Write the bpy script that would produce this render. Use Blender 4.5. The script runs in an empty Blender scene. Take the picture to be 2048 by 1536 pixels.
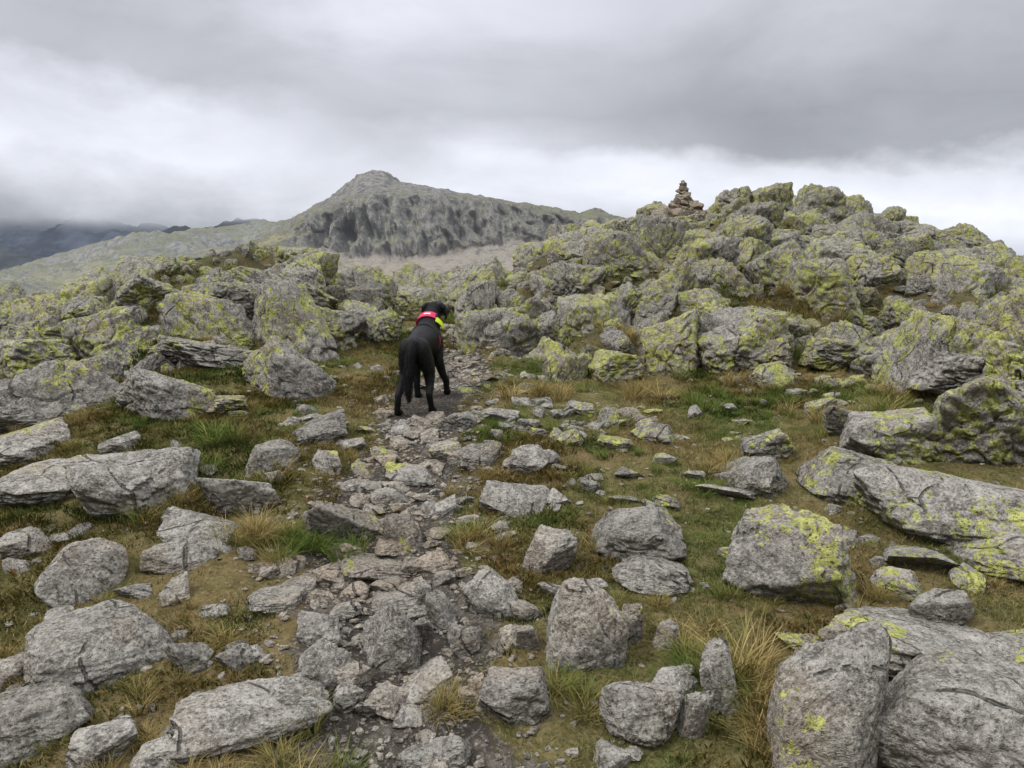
import bpy, bmesh, math, numpy as np
from mathutils import Vector, Matrix, Euler
rng = np.random.default_rng(7)
scene = bpy.context.scene
COL = scene.collection
F = 1547.0; CAMH = 1.5; P = math.radians(7.7); SP, CP = math.sin(P), math.cos(P)

# ---------------------------------------------------------------- noise
_pr = np.random.default_rng(11)
PERM = np.tile(_pr.permutation(256), 3)
GR = _pr.normal(size=(256, 3)); GR /= np.linalg.norm(GR, axis=1)[:, None]
def perlin(p):
    p = np.asarray(p, dtype=np.float64)
    pi = np.floor(p).astype(np.int64); pf = p - pi; pi &= 255
    u = pf * pf * pf * (pf * (pf * 6 - 15) + 10)
    res = 0
    for dx in (0, 1):
        wx = u[:, 0] if dx else 1 - u[:, 0]
        a = PERM[(pi[:, 0] + dx) & 255]
        for dy in (0, 1):
            wy = u[:, 1] if dy else 1 - u[:, 1]
            b = PERM[(a + pi[:, 1] + dy) & 255]
            for dz in (0, 1):
                wz = u[:, 2] if dz else 1 - u[:, 2]
                g = GR[PERM[(b + pi[:, 2] + dz) & 255]]
                d = g[:, 0] * (pf[:, 0] - dx) + g[:, 1] * (pf[:, 1] - dy) + g[:, 2] * (pf[:, 2] - dz)
                res = res + wx * wy * wz * d
    return res * 1.6
def fbm(p, o=4, g=0.5):
    r = 0; a = 1.0; p = np.asarray(p, dtype=np.float64)
    for i in range(o):
        r = r + a * perlin(p + 17.3 * i); p = p * 2.03; a *= g
    return r
def p2(x, y, sc, off=0.0):
    return np.stack([x * sc + off, y * sc - off * 0.7, np.full_like(x, off + 0.37)], 1)
def sstep(e0, e1, x):
    t = np.clip((x - e0) / (e1 - e0), 0, 1); return t * t * (3 - 2 * t)

# ---------------------------------------------------------------- terrain
YS = np.array([0.3, 1, 2.2, 3.2, 4.2, 5.4, 7, 8.2, 9.4, 11, 14, 18, 22, 28, 40, 80, 200, 600, 2000, 12000.])
TAIL = [-4, -13, -32, -55, -60, -60]
SS = np.array([-.8, -.62, -.5, -.36, -.27, -.2, -.12, -.055, -.02, .02, .1, .2, .31, .42, .52, .62, .72, .8])
ZC = [
 [-.3,-.1,.02,.22,.40,.62,.76,.76,.72,.62,.4,-.2,-.8,-2],
 [-.3,-.1,.02,.22,.42,.66,.84,.86,.84,.80,.72,.1,-.5,-2],
 [-.3,-.1,.02,.22,.44,.70,.94,1.04,1.18,1.34,1.34,.6,.0,-1],
 [-.3,-.1,.0,.2,.42,.68,1.0,1.28,1.54,1.68,1.1,.5,.0,-1],
 [-.3,-.1,.0,.2,.40,.62,.82,1.10,1.42,1.50,.8,.5,.1,-1],
 [-.3,-.1,.0,.2,.38,.58,.74,.84,1.0,1.02,.8,.8,.4,-1],
 [-.3,-.1,.0,.2,.38,.58,.74,.80,.83,.86,.90,1.0,.7,-1],
 [-.3,-.1,.0,.2,.38,.58,.72,.76,.79,.86,.95,.95,.7,-.5],
 [-.3,-.1,.0,.2,.38,.58,.72,1.0,1.2,1.25,1.2,1.0,.7,0],
 [-.3,-.1,.0,.2,.38,.58,.72,1.16,1.44,1.52,1.62,1.5,1.2,.2],
 [-.3,-.1,.0,.2,.38,.58,.74,1.24,1.54,1.66,1.95,2.25,2.2,1.3],
 [-.3,-.1,.0,.2,.38,.58,.74,1.24,1.58,1.74,2.15,2.75,2.85,2.0],
 [-.3,-.1,.0,.2,.38,.58,.78,1.25,1.56,1.74,2.25,2.95,3.42,2.3],
 [-.3,-.1,.02,.22,.40,.61,.82,1.2,1.45,1.65,2.2,2.88,3.34,2.3],
 [-.3,-.1,.03,.24,.44,.68,.90,1.15,1.35,1.6,2.0,2.45,2.5,1.5],
 [-.3,-.1,.03,.26,.50,.78,1.0,1.12,1.25,1.40,1.62,1.85,1.6,.5],
 [-.3,-.1,.03,.26,.52,.80,.98,1.02,1.05,1.08,1.05,.8,.3,-.8],
 [-.3,-.1,.03,.26,.52,.80,.98,.98,1.0,.9,.65,.2,-.6,-2]]
ZT = np.array([r + TAIL for r in ZC])
NS, NY = 241, 400
sg = np.linspace(-.8, .8, NS); lyg = np.linspace(math.log(.3), math.log(12000), NY)
tmp = np.stack([np.interp(lyg, np.log(YS), ZT[i]) for i in range(len(SS))])
TAB = np.stack([np.interp(sg, SS, tmp[:, j]) for j in range(NY)], 1)
def smooth(a, k, ax):
    ker = np.hanning(k + 2)[1:-1]; ker /= ker.sum()
    pad = [(0, 0), (0, 0)]; pad[ax] = (k // 2, k // 2)
    return np.apply_along_axis(lambda v: np.convolve(v, ker, 'valid'), ax, np.pad(a, pad, mode='edge'))
TAB = smooth(smooth(TAB, 9, 0), 5, 1)
def rayS(x, y):
    th = np.arctan2(x, y); tc = np.clip(th, -.6747, .6747); r = np.hypot(x, y)
    return np.tan(tc), np.maximum(r * np.cos(tc), .31), th
def H0(x, y):
    s, yy, th = rayS(x, y)
    fi = (s + .8) / 1.6 * (NS - 1); fj = (np.log(yy) - lyg[0]) / (lyg[-1] - lyg[0]) * (NY - 1)
    fi = np.clip(fi, 0, NS - 1.001); fj = np.clip(fj, 0, NY - 1.001)
    i = fi.astype(int); j = fj.astype(int); a = fi - i; b = fj - j
    return (TAB[i, j] * (1 - a) * (1 - b) + TAB[i + 1, j] * a * (1 - b) + TAB[i, j + 1] * (1 - a) * b + TAB[i + 1, j + 1] * a * b)
PY = [0, 1, 2.2, 3.2, 4.2, 5.4, 7, 9, 12, 16]; PX = [-.3, -.33, -.38, -.58, -.62, -.64, -.43, -.50, -.76, -1.6]
def pathm(x, y):
    c = np.interp(y, PY, PX); w = np.interp(y, [0, 3, 5, 7, 12], [.46, .42, .32, .28, .20])
    c = c + .12 * perlin(p2(x, y, .9, 3.1))
    return np.exp(-((x - c) / w) ** 2) * (y < 16)
def crag_mask(x, y):
    s, yy, _ = rayS(x, y)
    b = np.interp(s, [-.8, -.62, -.5, -.36, -.27, -.21, -.17, -.10, -.075, -.055, -.03, .02, .1, .2, .31, .42, .52, .6, .66, .8],
                     [5.0, 5.0, 5.3, 6.0, 6.9, 7.6, 8.8, 13.8, 13., 11., 7.6, 6.9, 6.6, 6.5, 6.7, 6.6, 5.9, 4.8, 4.5, 4.5])
    b = b + .35 * perlin(p2(x, y, 1.1, 8.8))
    return sstep(0, .4, yy - b) * (1 - sstep(25, 28, yy))
DOGX, DOGY = -.672, 5.42
def H(x, y):
    x = np.asarray(x, float); y = np.asarray(y, float)
    r = np.hypot(x, y)
    h = H0(x, y)
    near = 1 - sstep(.25, .8, np.hypot(x - DOGX - .05, y - DOGY - .25))
    h = h + .08 * fbm(p2(x, y, .55, 1.2), 3) * sstep(1.5, 4, r) * (1 - near)
    fine = .024 * fbm(p2(x, y, 2.6, 5.5), 3, .55)
    h = h + fine * (1 - sstep(40, 80, r)) * (1 - .85 * near)
    cm = crag_mask(x, y)
    q = fbm(p2(x, y, .75, 22.), 2)
    h = h + cm * (.22 * q + .13 * np.tanh(7 * perlin(p2(x, y, .9, 41.))) + .08 * np.tanh(7 * perlin(p2(x, y, 1.8, 61.))) - .03)
    h = h - .05 * pathm(x, y) * (1 - near * .5)
    far = sstep(30, 120, r)
    h = h + far * r * .012 * fbm(np.stack([x * .012, y * .012, 0 * x], 1), 4)
    return h
def pix(u, v):
    px = (u - 1024) / F; py = (768 - v) / F
    Y = CP + py * SP; return px / Y, (-SP + py * CP) / Y
YM = np.concatenate([np.linspace(1.2, 12, 900), np.linspace(12, 34, 400)])
def ground_at(u, v):
    s, zr = pix(u, v)
    d = CAMH + zr * YM - H(s * YM, YM)
    k = np.argmax(d < 0) if (d < 0).any() else len(YM) - 1
    y = YM[k]; return s * y, y, float(H(np.array([s * y]), np.array([y]))[0])

# ---------------------------------------------------------------- mesh helpers
def mesh_np(name, v, f, smooth_=True, attrs=None, mats=()):
    me = bpy.data.meshes.new(name)
    v = np.ascontiguousarray(v, dtype=np.float32); f = np.ascontiguousarray(f, dtype=np.int32)
    n = f.shape[1]
    me.vertices.add(len(v)); me.vertices.foreach_set("co", v.ravel())
    me.loops.add(f.size); me.loops.foreach_set("vertex_index", f.ravel())
    me.polygons.add(len(f)); me.polygons.foreach_set("loop_start", np.arange(0, f.size, n, dtype=np.int32))
    me.update(calc_edges=True)
    me.polygons.foreach_set("use_smooth", np.full(len(f), smooth_, dtype=bool))
    if attrs:
        for k, a in attrs.items():
            at = me.attributes.new(k, 'FLOAT', 'POINT'); at.data.foreach_set("value", np.ascontiguousarray(a, dtype=np.float32))
    for m in mats: me.materials.append(m)
    me.validate()
    return me
def add_obj(name, me, parent=None, link=True):
    o = bpy.data.objects.new(name, me)
    if link: COL.objects.link(o)
    if parent: o.parent = parent
    return o
def grid_faces(nu, nv):
    i, j = np.meshgrid(np.arange(nu - 1), np.arange(nv - 1), indexing='ij')
    a = (i * nv + j).ravel(); return np.stack([a, a + nv, a + nv + 1, a + 1], 1)

# ---------------------------------------------------------------- node helper
class G:
    def __init__(s, tree): s.t = tree; s.t.nodes.clear()
    def n(s, typ, **kw):
        nd = s.t.nodes.new(typ)
        for k, v in kw.items(): setattr(nd, k, v)
        return nd
    def put(s, sock, v):
        if isinstance(v, bpy.types.NodeSocket): s.t.links.new(v, sock)
        else:
            if isinstance(v, tuple) and len(v) == 3 and sock.type == 'RGBA': v = (*v, 1)
            sock.default_value = v
    def m(s, op, *a, clamp=False):
        nd = s.n('ShaderNodeMath', operation=op); nd.use_clamp = clamp
        for i, v in enumerate(a): s.put(nd.inputs[i], v)
        return nd.outputs[0]
    def vm(s, op, *a):
        nd = s.n('ShaderNodeVectorMath', operation=op)
        for i, v in enumerate(a):
            s.put(nd.inputs['Scale'] if (op == 'SCALE' and i == 1) else nd.inputs[i], v)
        return nd.outputs[1] if op in ('LENGTH', 'DOT_PRODUCT') else nd.outputs[0]
    def noise(s, vec, scale, detail=4, rough=.55, dist=0, out=0):
        nd = s.n('ShaderNodeTexNoise'); s.put(nd.inputs['Vector'], vec)
        nd.inputs['Scale'].default_value = scale; nd.inputs['Detail'].default_value = detail
        nd.inputs['Roughness'].default_value = rough; nd.inputs['Distortion'].default_value = dist
        return nd.outputs[out]
    def vor(s, vec, scale, feature='F1'):
        nd = s.n('ShaderNodeTexVoronoi', feature=feature); s.put(nd.inputs['Vector'], vec)
        nd.inputs['Scale'].default_value = scale
        return nd
    def ss(s, x, a, b):
        nd = s.n('ShaderNodeMapRange', interpolation_type='SMOOTHSTEP')
        s.put(nd.inputs[0], x); s.put(nd.inputs[1], a); s.put(nd.inputs[2], b); return nd.outputs[0]
    def lin(s, x, a, b, c=0., d=1.):
        nd = s.n('ShaderNodeMapRange')
        s.put(nd.inputs[0], x); s.put(nd.inputs[1], a); s.put(nd.inputs[2], b); s.put(nd.inputs[3], c); s.put(nd.inputs[4], d); return nd.outputs[0]
    def mix(s, f, a, b, bt='MIX'):
        nd = s.n('ShaderNodeMix', data_type='RGBA', blend_type=bt); nd.clamp_factor = True
        s.put(nd.inputs[0], f); s.put(nd.inputs[6], a); s.put(nd.inputs[7], b); return nd.outputs[2]
    def ramp(s, f, stops):
        nd = s.n('ShaderNodeValToRGB'); s.put(nd.inputs[0], f); e = nd.color_ramp.elements
        while len(e) < len(stops): e.new(.5)
        for k, (p, c) in enumerate(stops): e[k].position = p
        for k, (p, c) in enumerate(stops): e[k].color = (*c, 1) if isinstance(c, tuple) else (c, c, c, 1)
        return nd.outputs[0]
    def bump(s, h, strength, dist, normal=None):
        nd = s.n('ShaderNodeBump'); s.put(nd.inputs['Height'], h); nd.inputs['Strength'].default_value = strength
        nd.inputs['Distance'].default_value = dist
        if normal: s.put(nd.inputs['Normal'], normal)
        return nd.outputs[0]
    def xyz(s, v):
        nd = s.n('ShaderNodeSeparateXYZ'); s.put(nd.inputs[0], v); return nd.outputs
    def attr(s, name):
        return s.n('ShaderNodeAttribute', attribute_name=name).outputs['Fac']
    def out(s, col, rough=.9, normal=None, spec=.3, sheen=0):
        b = s.n('ShaderNodeBsdfPrincipled'); s.put(b.inputs['Base Color'], col); s.put(b.inputs['Roughness'], rough)
        b.inputs['Specular IOR Level'].default_value = spec
        if normal: s.put(b.inputs['Normal'], normal)
        o = s.n('ShaderNodeOutputMaterial'); s.t.links.new(b.outputs[0], o.inputs[0]); return b, o
    def diff(s, col, normal=None):
        b = s.n('ShaderNodeBsdfDiffuse'); s.put(b.inputs[0], col)
        if normal: s.put(b.inputs['Normal'], normal)
        o = s.n('ShaderNodeOutputMaterial'); s.t.links.new(b.outputs[0], o.inputs[0]); return b, o
def newmat(name):
    m = bpy.data.materials.new(name); m.use_nodes = True; return m, G(m.node_tree)

# ---------------------------------------------------------------- rock material
def rock_material(name, lichen=True, warm=0.0, bright=1.0):
    m, g = newmat(name)
    geo = g.n('ShaderNodeNewGeometry'); pos = geo.outputs['Position']; nrm = geo.outputs['Normal']
    rnd = g.n('ShaderNodeObjectInfo').outputs['Random']
    nb_node = g.n('ShaderNodeTexNoise'); g.put(nb_node.inputs['Vector'], pos); nb_node.inputs['Scale'].default_value = 1.9; nb_node.inputs['Detail'].default_value = 2
    nb = nb_node.outputs[0]
    w = g.vm('ADD', pos, g.vm('SCALE', nb_node.outputs[1], .35))
    nm = g.noise(w, 8, 6, .70); nf = g.noise(pos, 75, 3, .7); nc = g.noise(w, 24, 3, .72)
    base = g.ramp(nm, [(.30, (.115, .109, .099)), (.44, (.23, .222, .207)), (.56, (.34, .330, .312)), (.72, (.47, .460, .44)) ])
    base = g.mix(g.m('MULTIPLY', g.ss(nc, .52, .60), .5), base, (.55, .545, .52))
    base = g.mix(g.m('MULTIPLY', g.ss(nc, .42, .34), .6), base, (.115, .107, .095))
    base = g.mix(g.m('MULTIPLY', g.ss(nb, .48, .64), .45), base, (.33, .275, .215))
    base = g.mix(g.m('MULTIPLY', g.ss(nf, .50, .66), .55), base, (.60, .585, .55))
    base = g.mix(g.m('MULTIPLY', g.ss(nf, .46, .34), .75), base, (.055, .05, .045))
    cr = g.vor(w, 2.1, 'DISTANCE_TO_EDGE').outputs['Distance']
    crk = g.m('MULTIPLY', g.ss(cr, .016, .003), g.ss(nm, .49, .56))
    base = g.mix(g.m('MULTIPLY', crk, .6), base, (.045, .04, .034))
    tint = g.m('ADD', .84, g.m('MULTIPLY', rnd, .34))
    cc = g.n('ShaderNodeCombineColor')
    g.put(cc.inputs[0], g.m('MULTIPLY', tint, bright * (1.03 + warm))); g.put(cc.inputs[1], g.m('MULTIPLY', tint, bright)); g.put(cc.inputs[2], g.m('MULTIPLY', tint, bright * (.94 - warm)))
    base = g.mix(1.0, base, cc.outputs[0], 'MULTIPLY')
    nz = g.xyz(nrm)[2]
    if lichen:
        X, Y, Z = g.xyz(pos)
        dens = g.lin(g.m('ADD', Y, g.m('MULTIPLY', g.m('MAXIMUM', X, 0.0), 2.0)), 2.6, 6.3, 0.0, 1.0)
        wl = g.vm('ADD', pos, g.vm('SCALE', g.noise(pos, 26, 2, .7, out=1), .09))
        thr = g.m('SUBTRACT', .64, g.m('MULTIPLY', dens, .26))
        clus = g.m('MULTIPLY', g.ss(nb, thr, g.m('ADD', thr, .13)), g.lin(rnd, 0, 1, .78, 1.15))
        tot = None
        for sc, k in ((9.5, .64), (24, .76)):
            v = g.vor(wl, sc)
            r = g.m('MULTIPLY', g.m('MULTIPLY', g.xyz(v.outputs['Color'])[0], k), clus)
            mk = g.ss(g.m('SUBTRACT', r, v.outputs['Distance']), -.01, .06)
            tot = mk if tot is None else g.m('MAXIMUM', tot, mk)
        tot = g.m('MULTIPLY', tot, g.ss(nf, .36, .50))
        lc = g.mix(g.ss(nc, .4, .6), (.37, .40, .10), (.60, .62, .17))
        base = g.mix(g.m('MULTIPLY', tot, .90), base, lc)
        film = g.m('MULTIPLY', g.m('MULTIPLY', g.ss(nc, .49, .62), g.ss(Y, 6, 9)), .28)
        base = g.mix(film, base, (.36, .36, .19))
        ms = g.m('MULTIPLY', g.ss(nm, .56, .63), g.ss(nz, .3, .8)); ms = g.m('MULTIPLY', ms, g.ss(Y, 4.5, 8))
        base = g.mix(g.m('MULTIPLY', ms, .75), base, g.mix(nf, (.05, .055, .015), (.18, .16, .055)))
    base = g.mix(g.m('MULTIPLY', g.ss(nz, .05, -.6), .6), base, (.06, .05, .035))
    h = g.m('ADD', nm, g.m('MULTIPLY', nf, .16)); h = g.m('SUBTRACT', h, g.m('MULTIPLY', crk, .6))
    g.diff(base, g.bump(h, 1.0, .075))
    return m
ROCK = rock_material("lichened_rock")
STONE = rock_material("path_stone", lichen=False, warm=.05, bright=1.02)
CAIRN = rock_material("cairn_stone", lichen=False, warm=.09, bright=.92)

# ---------------------------------------------------------------- rock shapes
_ico = {}
def ico(sub):
    if sub not in _ico:
        bm = bmesh.new(); bmesh.ops.create_icosphere(bm, subdivisions=sub, radius=1)
        v = np.array([x.co[:] for x in bm.verts]); f = np.array([[q.index for q in p.verts] for p in bm.faces]); bm.free()
        v /= np.linalg.norm(v, axis=1)[:, None]; _ico[sub] = (v, f)
    return _ico[sub]
def rock_shape(seed, sub, boxj=.22, k=22, rough=1.0, crack=.6, extra=(7, 13)):
    r = np.random.default_rng(seed); d, f = ico(sub)
    nr = []; ds = []
    for a in ((1,0,0),(-1,0,0),(0,1,0),(0,-1,0),(0,0,1),(0,0,-1)):
        n = np.array(a, float) + r.normal(size=3) * boxj; nr.append(n / np.linalg.norm(n)); ds.append(r.uniform(.72, 1.0))
    for _ in range(r.integers(*extra)):
        n = r.normal(size=3); nr.append(n / np.linalg.norm(n)); ds.append(r.uniform(.80, 1.15))
    nr = np.array(nr); ds = np.array(ds)
    q = np.maximum(d @ nr.T, 1e-3) / ds
    rad = (q ** k).sum(1) ** (-1 / k)
    p = d * rad[:, None]
    mn, mx = p.min(0), p.max(0); p = (p - (mn + mx) / 2) / ((mx - mn) / 2)
    o = r.uniform(-50, 50, 3)
    disp = .06 * fbm(p * 1.1 + o, 3) + .04 * rough * fbm(p * 4.2 + o, 4, .62)
    st = perlin(np.stack([p[:, 0] * 1.2, p[:, 1] * 1.2, p[:, 2] * 6 + p[:, 0] * 1.5], 1) + o)
    disp += .020 * rough * st
    c = np.abs(perlin(p * 1.15 + o * 1.7)); disp -= .13 * crack * np.exp(-(c / .035) ** 2) * sstep(.0, .35, perlin(p * .9 - o))
    c = np.abs(perlin(p * 2.1 - o * 1.3)); disp -= .06 * crack * np.exp(-(c / .04) ** 2)
    p = p * (1 + disp)[:, None]
    return p, f
HERO = [mesh_np("boulder_shape", *rock_shape(100 + i, 6, .30, 40, 1.0, .45, (8, 14)), mats=[ROCK]) for i in range(20)]
RND = [mesh_np("boulder_shape_r", *rock_shape(2000 + i, 6, .20, 14, 1.0, .55, (14, 20)), mats=[ROCK]) for i in range(6)]
BLK = [mesh_np("block_shape", *rock_shape(300 + i, 6, .18, 24, 1.35, 1.5), mats=[ROCK]) for i in range(14)]
SML = [mesh_np("stone_shape", *rock_shape(500 + i, 5, .3, 34, 1, .3, (8, 14)), mats=[STONE]) for i in range(10)]
SMLL = [mesh_np("stone_shape_l", *rock_shape(560 + i, 5, .3, 34, 1, .3, (8, 14)), mats=[ROCK]) for i in range(8)]
PEB = [mesh_np("pebble_shape", *rock_shape(700 + i, 3), mats=[STONE]) for i in range(5)]

# ---------------------------------------------------------------- instancer
def proto_collection(name, meshes):
    c = bpy.data.collections.new(name)
    for me in meshes: c.objects.link(bpy.data.objects.new(me.name, me))
    return c, len(meshes)
def instancer(name, pts, rots, scl, proto, parent=None):
    c, n = proto
    pts = np.asarray(pts, np.float32); N = len(pts)
    me = bpy.data.meshes.new(name); me.vertices.add(N); me.vertices.foreach_set("co", pts.ravel())
    for nm, dat in (("rot", rots), ("scl", scl)):
        a = me.attributes.new(nm, 'FLOAT_VECTOR', 'POINT'); a.data.foreach_set("vector", np.ascontiguousarray(dat, np.float32).ravel())
    a = me.attributes.new("pid", 'INT', 'POINT'); a.data.foreach_set("value", rng.integers(0, n, N).astype(np.int32))
    o = add_obj(name, me, parent)
    ng = bpy.data.node_groups.new(name + "_scatter", 'GeometryNodeTree')
    ng.interface.new_socket("Geometry", in_out='INPUT', socket_type='NodeSocketGeometry')
    ng.interface.new_socket("Geometry", in_out='OUTPUT', socket_type='NodeSocketGeometry')
    gi = ng.nodes.new('NodeGroupInput'); go = ng.nodes.new('NodeGroupOutput')
    ci = ng.nodes.new('GeometryNodeCollectionInfo'); ci.inputs['Collection'].default_value = c
    ci.inputs['Separate Children'].default_value = True; ci.inputs['Reset Children'].default_value = True
    ip = ng.nodes.new('GeometryNodeInstanceOnPoints'); ip.inputs['Pick Instance'].default_value = True
    L = ng.links.new
    def na(nm, ty):
        x = ng.nodes.new('GeometryNodeInputNamedAttribute'); x.data_type = ty; x.inputs['Name'].default_value = nm
        return [q for q in x.outputs if q.enabled and q.name == 'Attribute'][0]
    L(gi.outputs[0], ip.inputs['Points']); L(ci.outputs[0], ip.inputs['Instance'])
    L(na('rot', 'FLOAT_VECTOR'), ip.inputs['Rotation']); L(na('scl', 'FLOAT_VECTOR'), ip.inputs['Scale']); L(na('pid', 'INT'), ip.inputs['Instance Index'])
    L(ip.outputs[0], go.inputs[0])
    md = o.modifiers.new("scatter", 'NODES'); md.node_group = ng
    return o
P_BLK = proto_collection("outcrop_block_shapes", BLK); P_SML = proto_collection("stone_shapes", SML)
P_SMLL = proto_collection("lichen_stone_shapes", SMLL); P_PEB = proto_collection("pebble_shapes", PEB)

# ---------------------------------------------------------------- ground sheet
thd = np.concatenate([np.linspace(-math.pi, -.75, 50)[:-1], np.linspace(-.75, .75, 620), np.linspace(.75, math.pi, 50)[1:]])
rd = np.concatenate([[.05], np.geomspace(.6, 32, 520), np.geomspace(32, 12000, 100)[1:]])
T, R = np.meshgrid(thd, rd, indexing='ij')
gx = (R * np.sin(T)).ravel(); gy = (R * np.cos(T)).ravel(); gz = H(gx, gy)
gm = pathm(gx, gy); gc = crag_mask(gx, gy)
m, g = newmat("turf_and_mud")
pos = g.n('ShaderNodeNewGeometry').outputs['Position']
n1 = g.noise(pos, 1.1, 3, .6); n2 = g.noise(pos, 7, 4, .65); n3 = g.noise(pos, 60, 3, .7)
gr = g.ramp(n2, [(.32, (.055, .062, .022)), (.5, (.125, .120, .045)), (.66, (.21, .175, .085))])
gr = g.mix(g.m('MULTIPLY', g.ss(n1, .44, .60), .7), gr, (.19, .135, .068))
gr = g.mix(g.m('MULTIPLY', g.ss(n3, .5, .7), .6), gr, (.30, .25, .14))
gr = g.mix(g.m('MULTIPLY', g.ss(n3, .45, .3), .7), gr, (.03, .027, .014))
mud = g.ramp(n2, [(.3, (.030, .027, .023)), (.55, (.078, .068, .057)), (.7, (.18, .157, .135))])
mud = g.mix(g.m('MULTIPLY', g.ss(n3, .52, .62), .6), mud, (.26, .235, .205))
pm = g.m('ADD', g.attr('path'), g.m('MULTIPLY', g.m('SUBTRACT', n2, .5), 1.3))
col = g.mix(g.ss(pm, .36, .56), gr, mud)
col = g.mix(g.m('MULTIPLY', g.attr('crag'), g.ss(n2, .42, .52)), col, g.mix(n3, (.05, .05, .022), (.18, .16, .10)))
hh = g.m('ADD', n2, g.m('MULTIPLY', n3, .5))
g.diff(col, g.bump(hh, .8, .04))
me = mesh_np("ground", np.stack([gx, gy, gz], 1), grid_faces(len(thd), len(rd))[:, ::-1], attrs={"path": gm, "crag": gc}, mats=[m])
add_obj("ground", me)

# ---------------------------------------------------------------- boulders (bearing/elevation readings -> true ground spot, size). mesh>=30: rounder shapes
HB = [
(1575,1215,262,185,10,0,4),(1270,1125,205,110,-8,1,-8),(1170,1335,146,160,5,30,0),(1095,1152,88,92,12,3,18),(1300,1185,148,66,0,4,8),
(1502,985,140,78,-14,5,16),(1692,1010,180,90,0,6,8),(1900,1088,310,135,3,31,3),(2000,1160,190,82,0,8,0),(1648,1570,195,250,4,9,0),
(1812,1375,290,130,-3,32,0),(1925,1600,330,225,0,33,0),(2040,1352,200,85,0,12,0),(228,1358,255,135,0,34,0),(510,1505,262,118,0,35,0),
(68,1500,180,98,0,30,0),(265,1028,212,118,-4,31,10),(482,1032,138,80,0,17,0),(690,1092,148,92,0,18,14),(803,1098,76,70,0,19,-10),
(168,1195,138,98,-6,4,6),(360,1148,125,58,0,7,0),(402,1105,150,68,-12,8,14),(772,1352,132,134,0,5,-8),(1030,1452,138,112,-10,10,8),
(652,1382,100,78,10,11,-15),(842,1408,122,60,8,12,-14),(1278,1492,146,108,-5,35,4),(1442,1425,68,125,0,2,-5),(930,1315,66,58,0,14,0),
(986,1238,92,88,15,15,-25),(550,946,104,54,0,16,3),(640,885,112,52,8,17,-8),(1022,1032,128,66,-14,18,20),
(1055,952,82,52,0,19,0),(958,936,88,44,0,9,5),(1532,924,100,58,5,10,-8),(1546,778,86,44,0,11,0),(50,928,140,60,0,12,4),(110,1005,185,62,0,32,5),
(1880,1262,92,66,0,14,0),(1792,1195,92,52,0,1,6),(58,1112,84,44,0,2,0),(208,1535,104,66,0,3,0),(325,1540,96,54,0,4,0),(895,1540,88,66,0,5,0),
(740,1165,150,46,-4,6,5),(1812,975,52,46,20,17,-20),(640,1300,82,62,0,8,10),(556,1222,108,48,0,9,4),(1780,930,175,112,5,10,4),
(385,1345,84,66,0,12,0),(468,1350,66,52,0,13,10),(795,1225,106,40,0,16,0),(880,1262,66,78,5,1,-15),(1262,1290,44,74,0,3,0),
(1330,1300,50,56,0,4,0),(1055,1310,50,54,0,6,0),(1385,1480,52,84,10,7,10),(700,1430,60,54,0,8,0),(750,1440,66,42,0,9,0),(1135,890,66,34,0,5,0),(1230,900,70,26,0,3,0),
(1310,885,92,40,0,1,12),(1215,860,50,50,20,0,10),(1160,830,60,26,0,10,0),(885,1035,52,44,0,12,8),(780,1020,76,40,0,4,0),(820,975,96,34,0,8,5),(740,990,50,24,0,10,0),
(900,920,80,34,0,2,0),(850,1290,40,46,0,6,0),(1120,1010,58,30,0,5,0),(1840,1150,120,44,0,6,-5),(1450,1000,110,24,0,9,4),(1640,830,60,28,10,3,-14),(915,860,72,40,0,11,5),
(1000,845,80,28,0,13,0),(650,945,60,38,0,6,0),(700,905,60,22,0,3,0),(240,905,70,30,0,12,0),(110,1090,60,22,0,5,0),(540,1160,40,28,0,10,0),(600,1190,70,30,0,2,4),
(350,1210,56,40,0,17,-12),(270,1200,70,28,0,19,4),(240,1040,90,28,0,0,6),(1350,1390,80,46,0,11,0),(1710,880,110,56,0,18,10),(840,1540,84,40,0,7,0),(690,1240,60,30,0,4,0),(500,1330,56,30,0,1,0),
(60,1400,70,36,0,9,0),(20,1385,70,54,0,3,0),(1930,1400,90,46,0,4,0),(1600,1300,90,42,0,12,-6),
(1060,860,50,24,0,3,0),(1100,930,44,26,0,4,0),(1260,960,60,22,0,5,0),(1330,930,46,24,0,8,0),(1390,960,40,18,0,9,0),(1250,1010,60,20,0,17,0),(1180,985,40,22,0,3,0),(430,1240,60,30,0,5,0),(130,1240,60,26,0,2,0),(1460,1120,46,22,0,7,0)]
for k, (u, v, w, h, rz, mi, tl) in enumerate(HB):
    x, y, z = ground_at(u, min(v, 1600))
    D = math.sqrt(x * x + y * y + (CAMH - z) ** 2); e = math.atan2(CAMH - z, math.hypot(x, y))
    W = w / F * D; hp = h / F * D
    dep = min(.75 * W, .75 * hp / max(math.sin(e), .15)); dep = max(dep, .45 * W if hp > .3 * W else .3 * W)
    Hh = max((hp - dep * .8 * math.sin(e)) / math.cos(e), .28 * hp)
    o = add_obj("boulder", RND[mi - 30] if mi >= 30 else HERO[mi % 20])
    bury = .35
    hz = Hh / (2 - 2 * bury)
    az = math.atan2(x, y)
    cx, cy = x + math.sin(az) * dep * .42, y + math.cos(az) * dep * .42
    zc = float(H(np.array([cx]), np.array([cy]))[0]); zc = min(zc, z + .05)
    o.location = (cx, cy, zc + hz * (1 - 2 * bury))
    flip = (k * 7) % 2
    o.scale = (W / 2 * 1.04, dep / 2 * 1.15, hz * 1.05)
    o.rotation_euler = (math.radians(rng.uniform(-8, 8)), math.radians(tl), -az + math.radians(rz) + math.pi * flip)
    if flip: o.rotation_euler[1] *= -1

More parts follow.
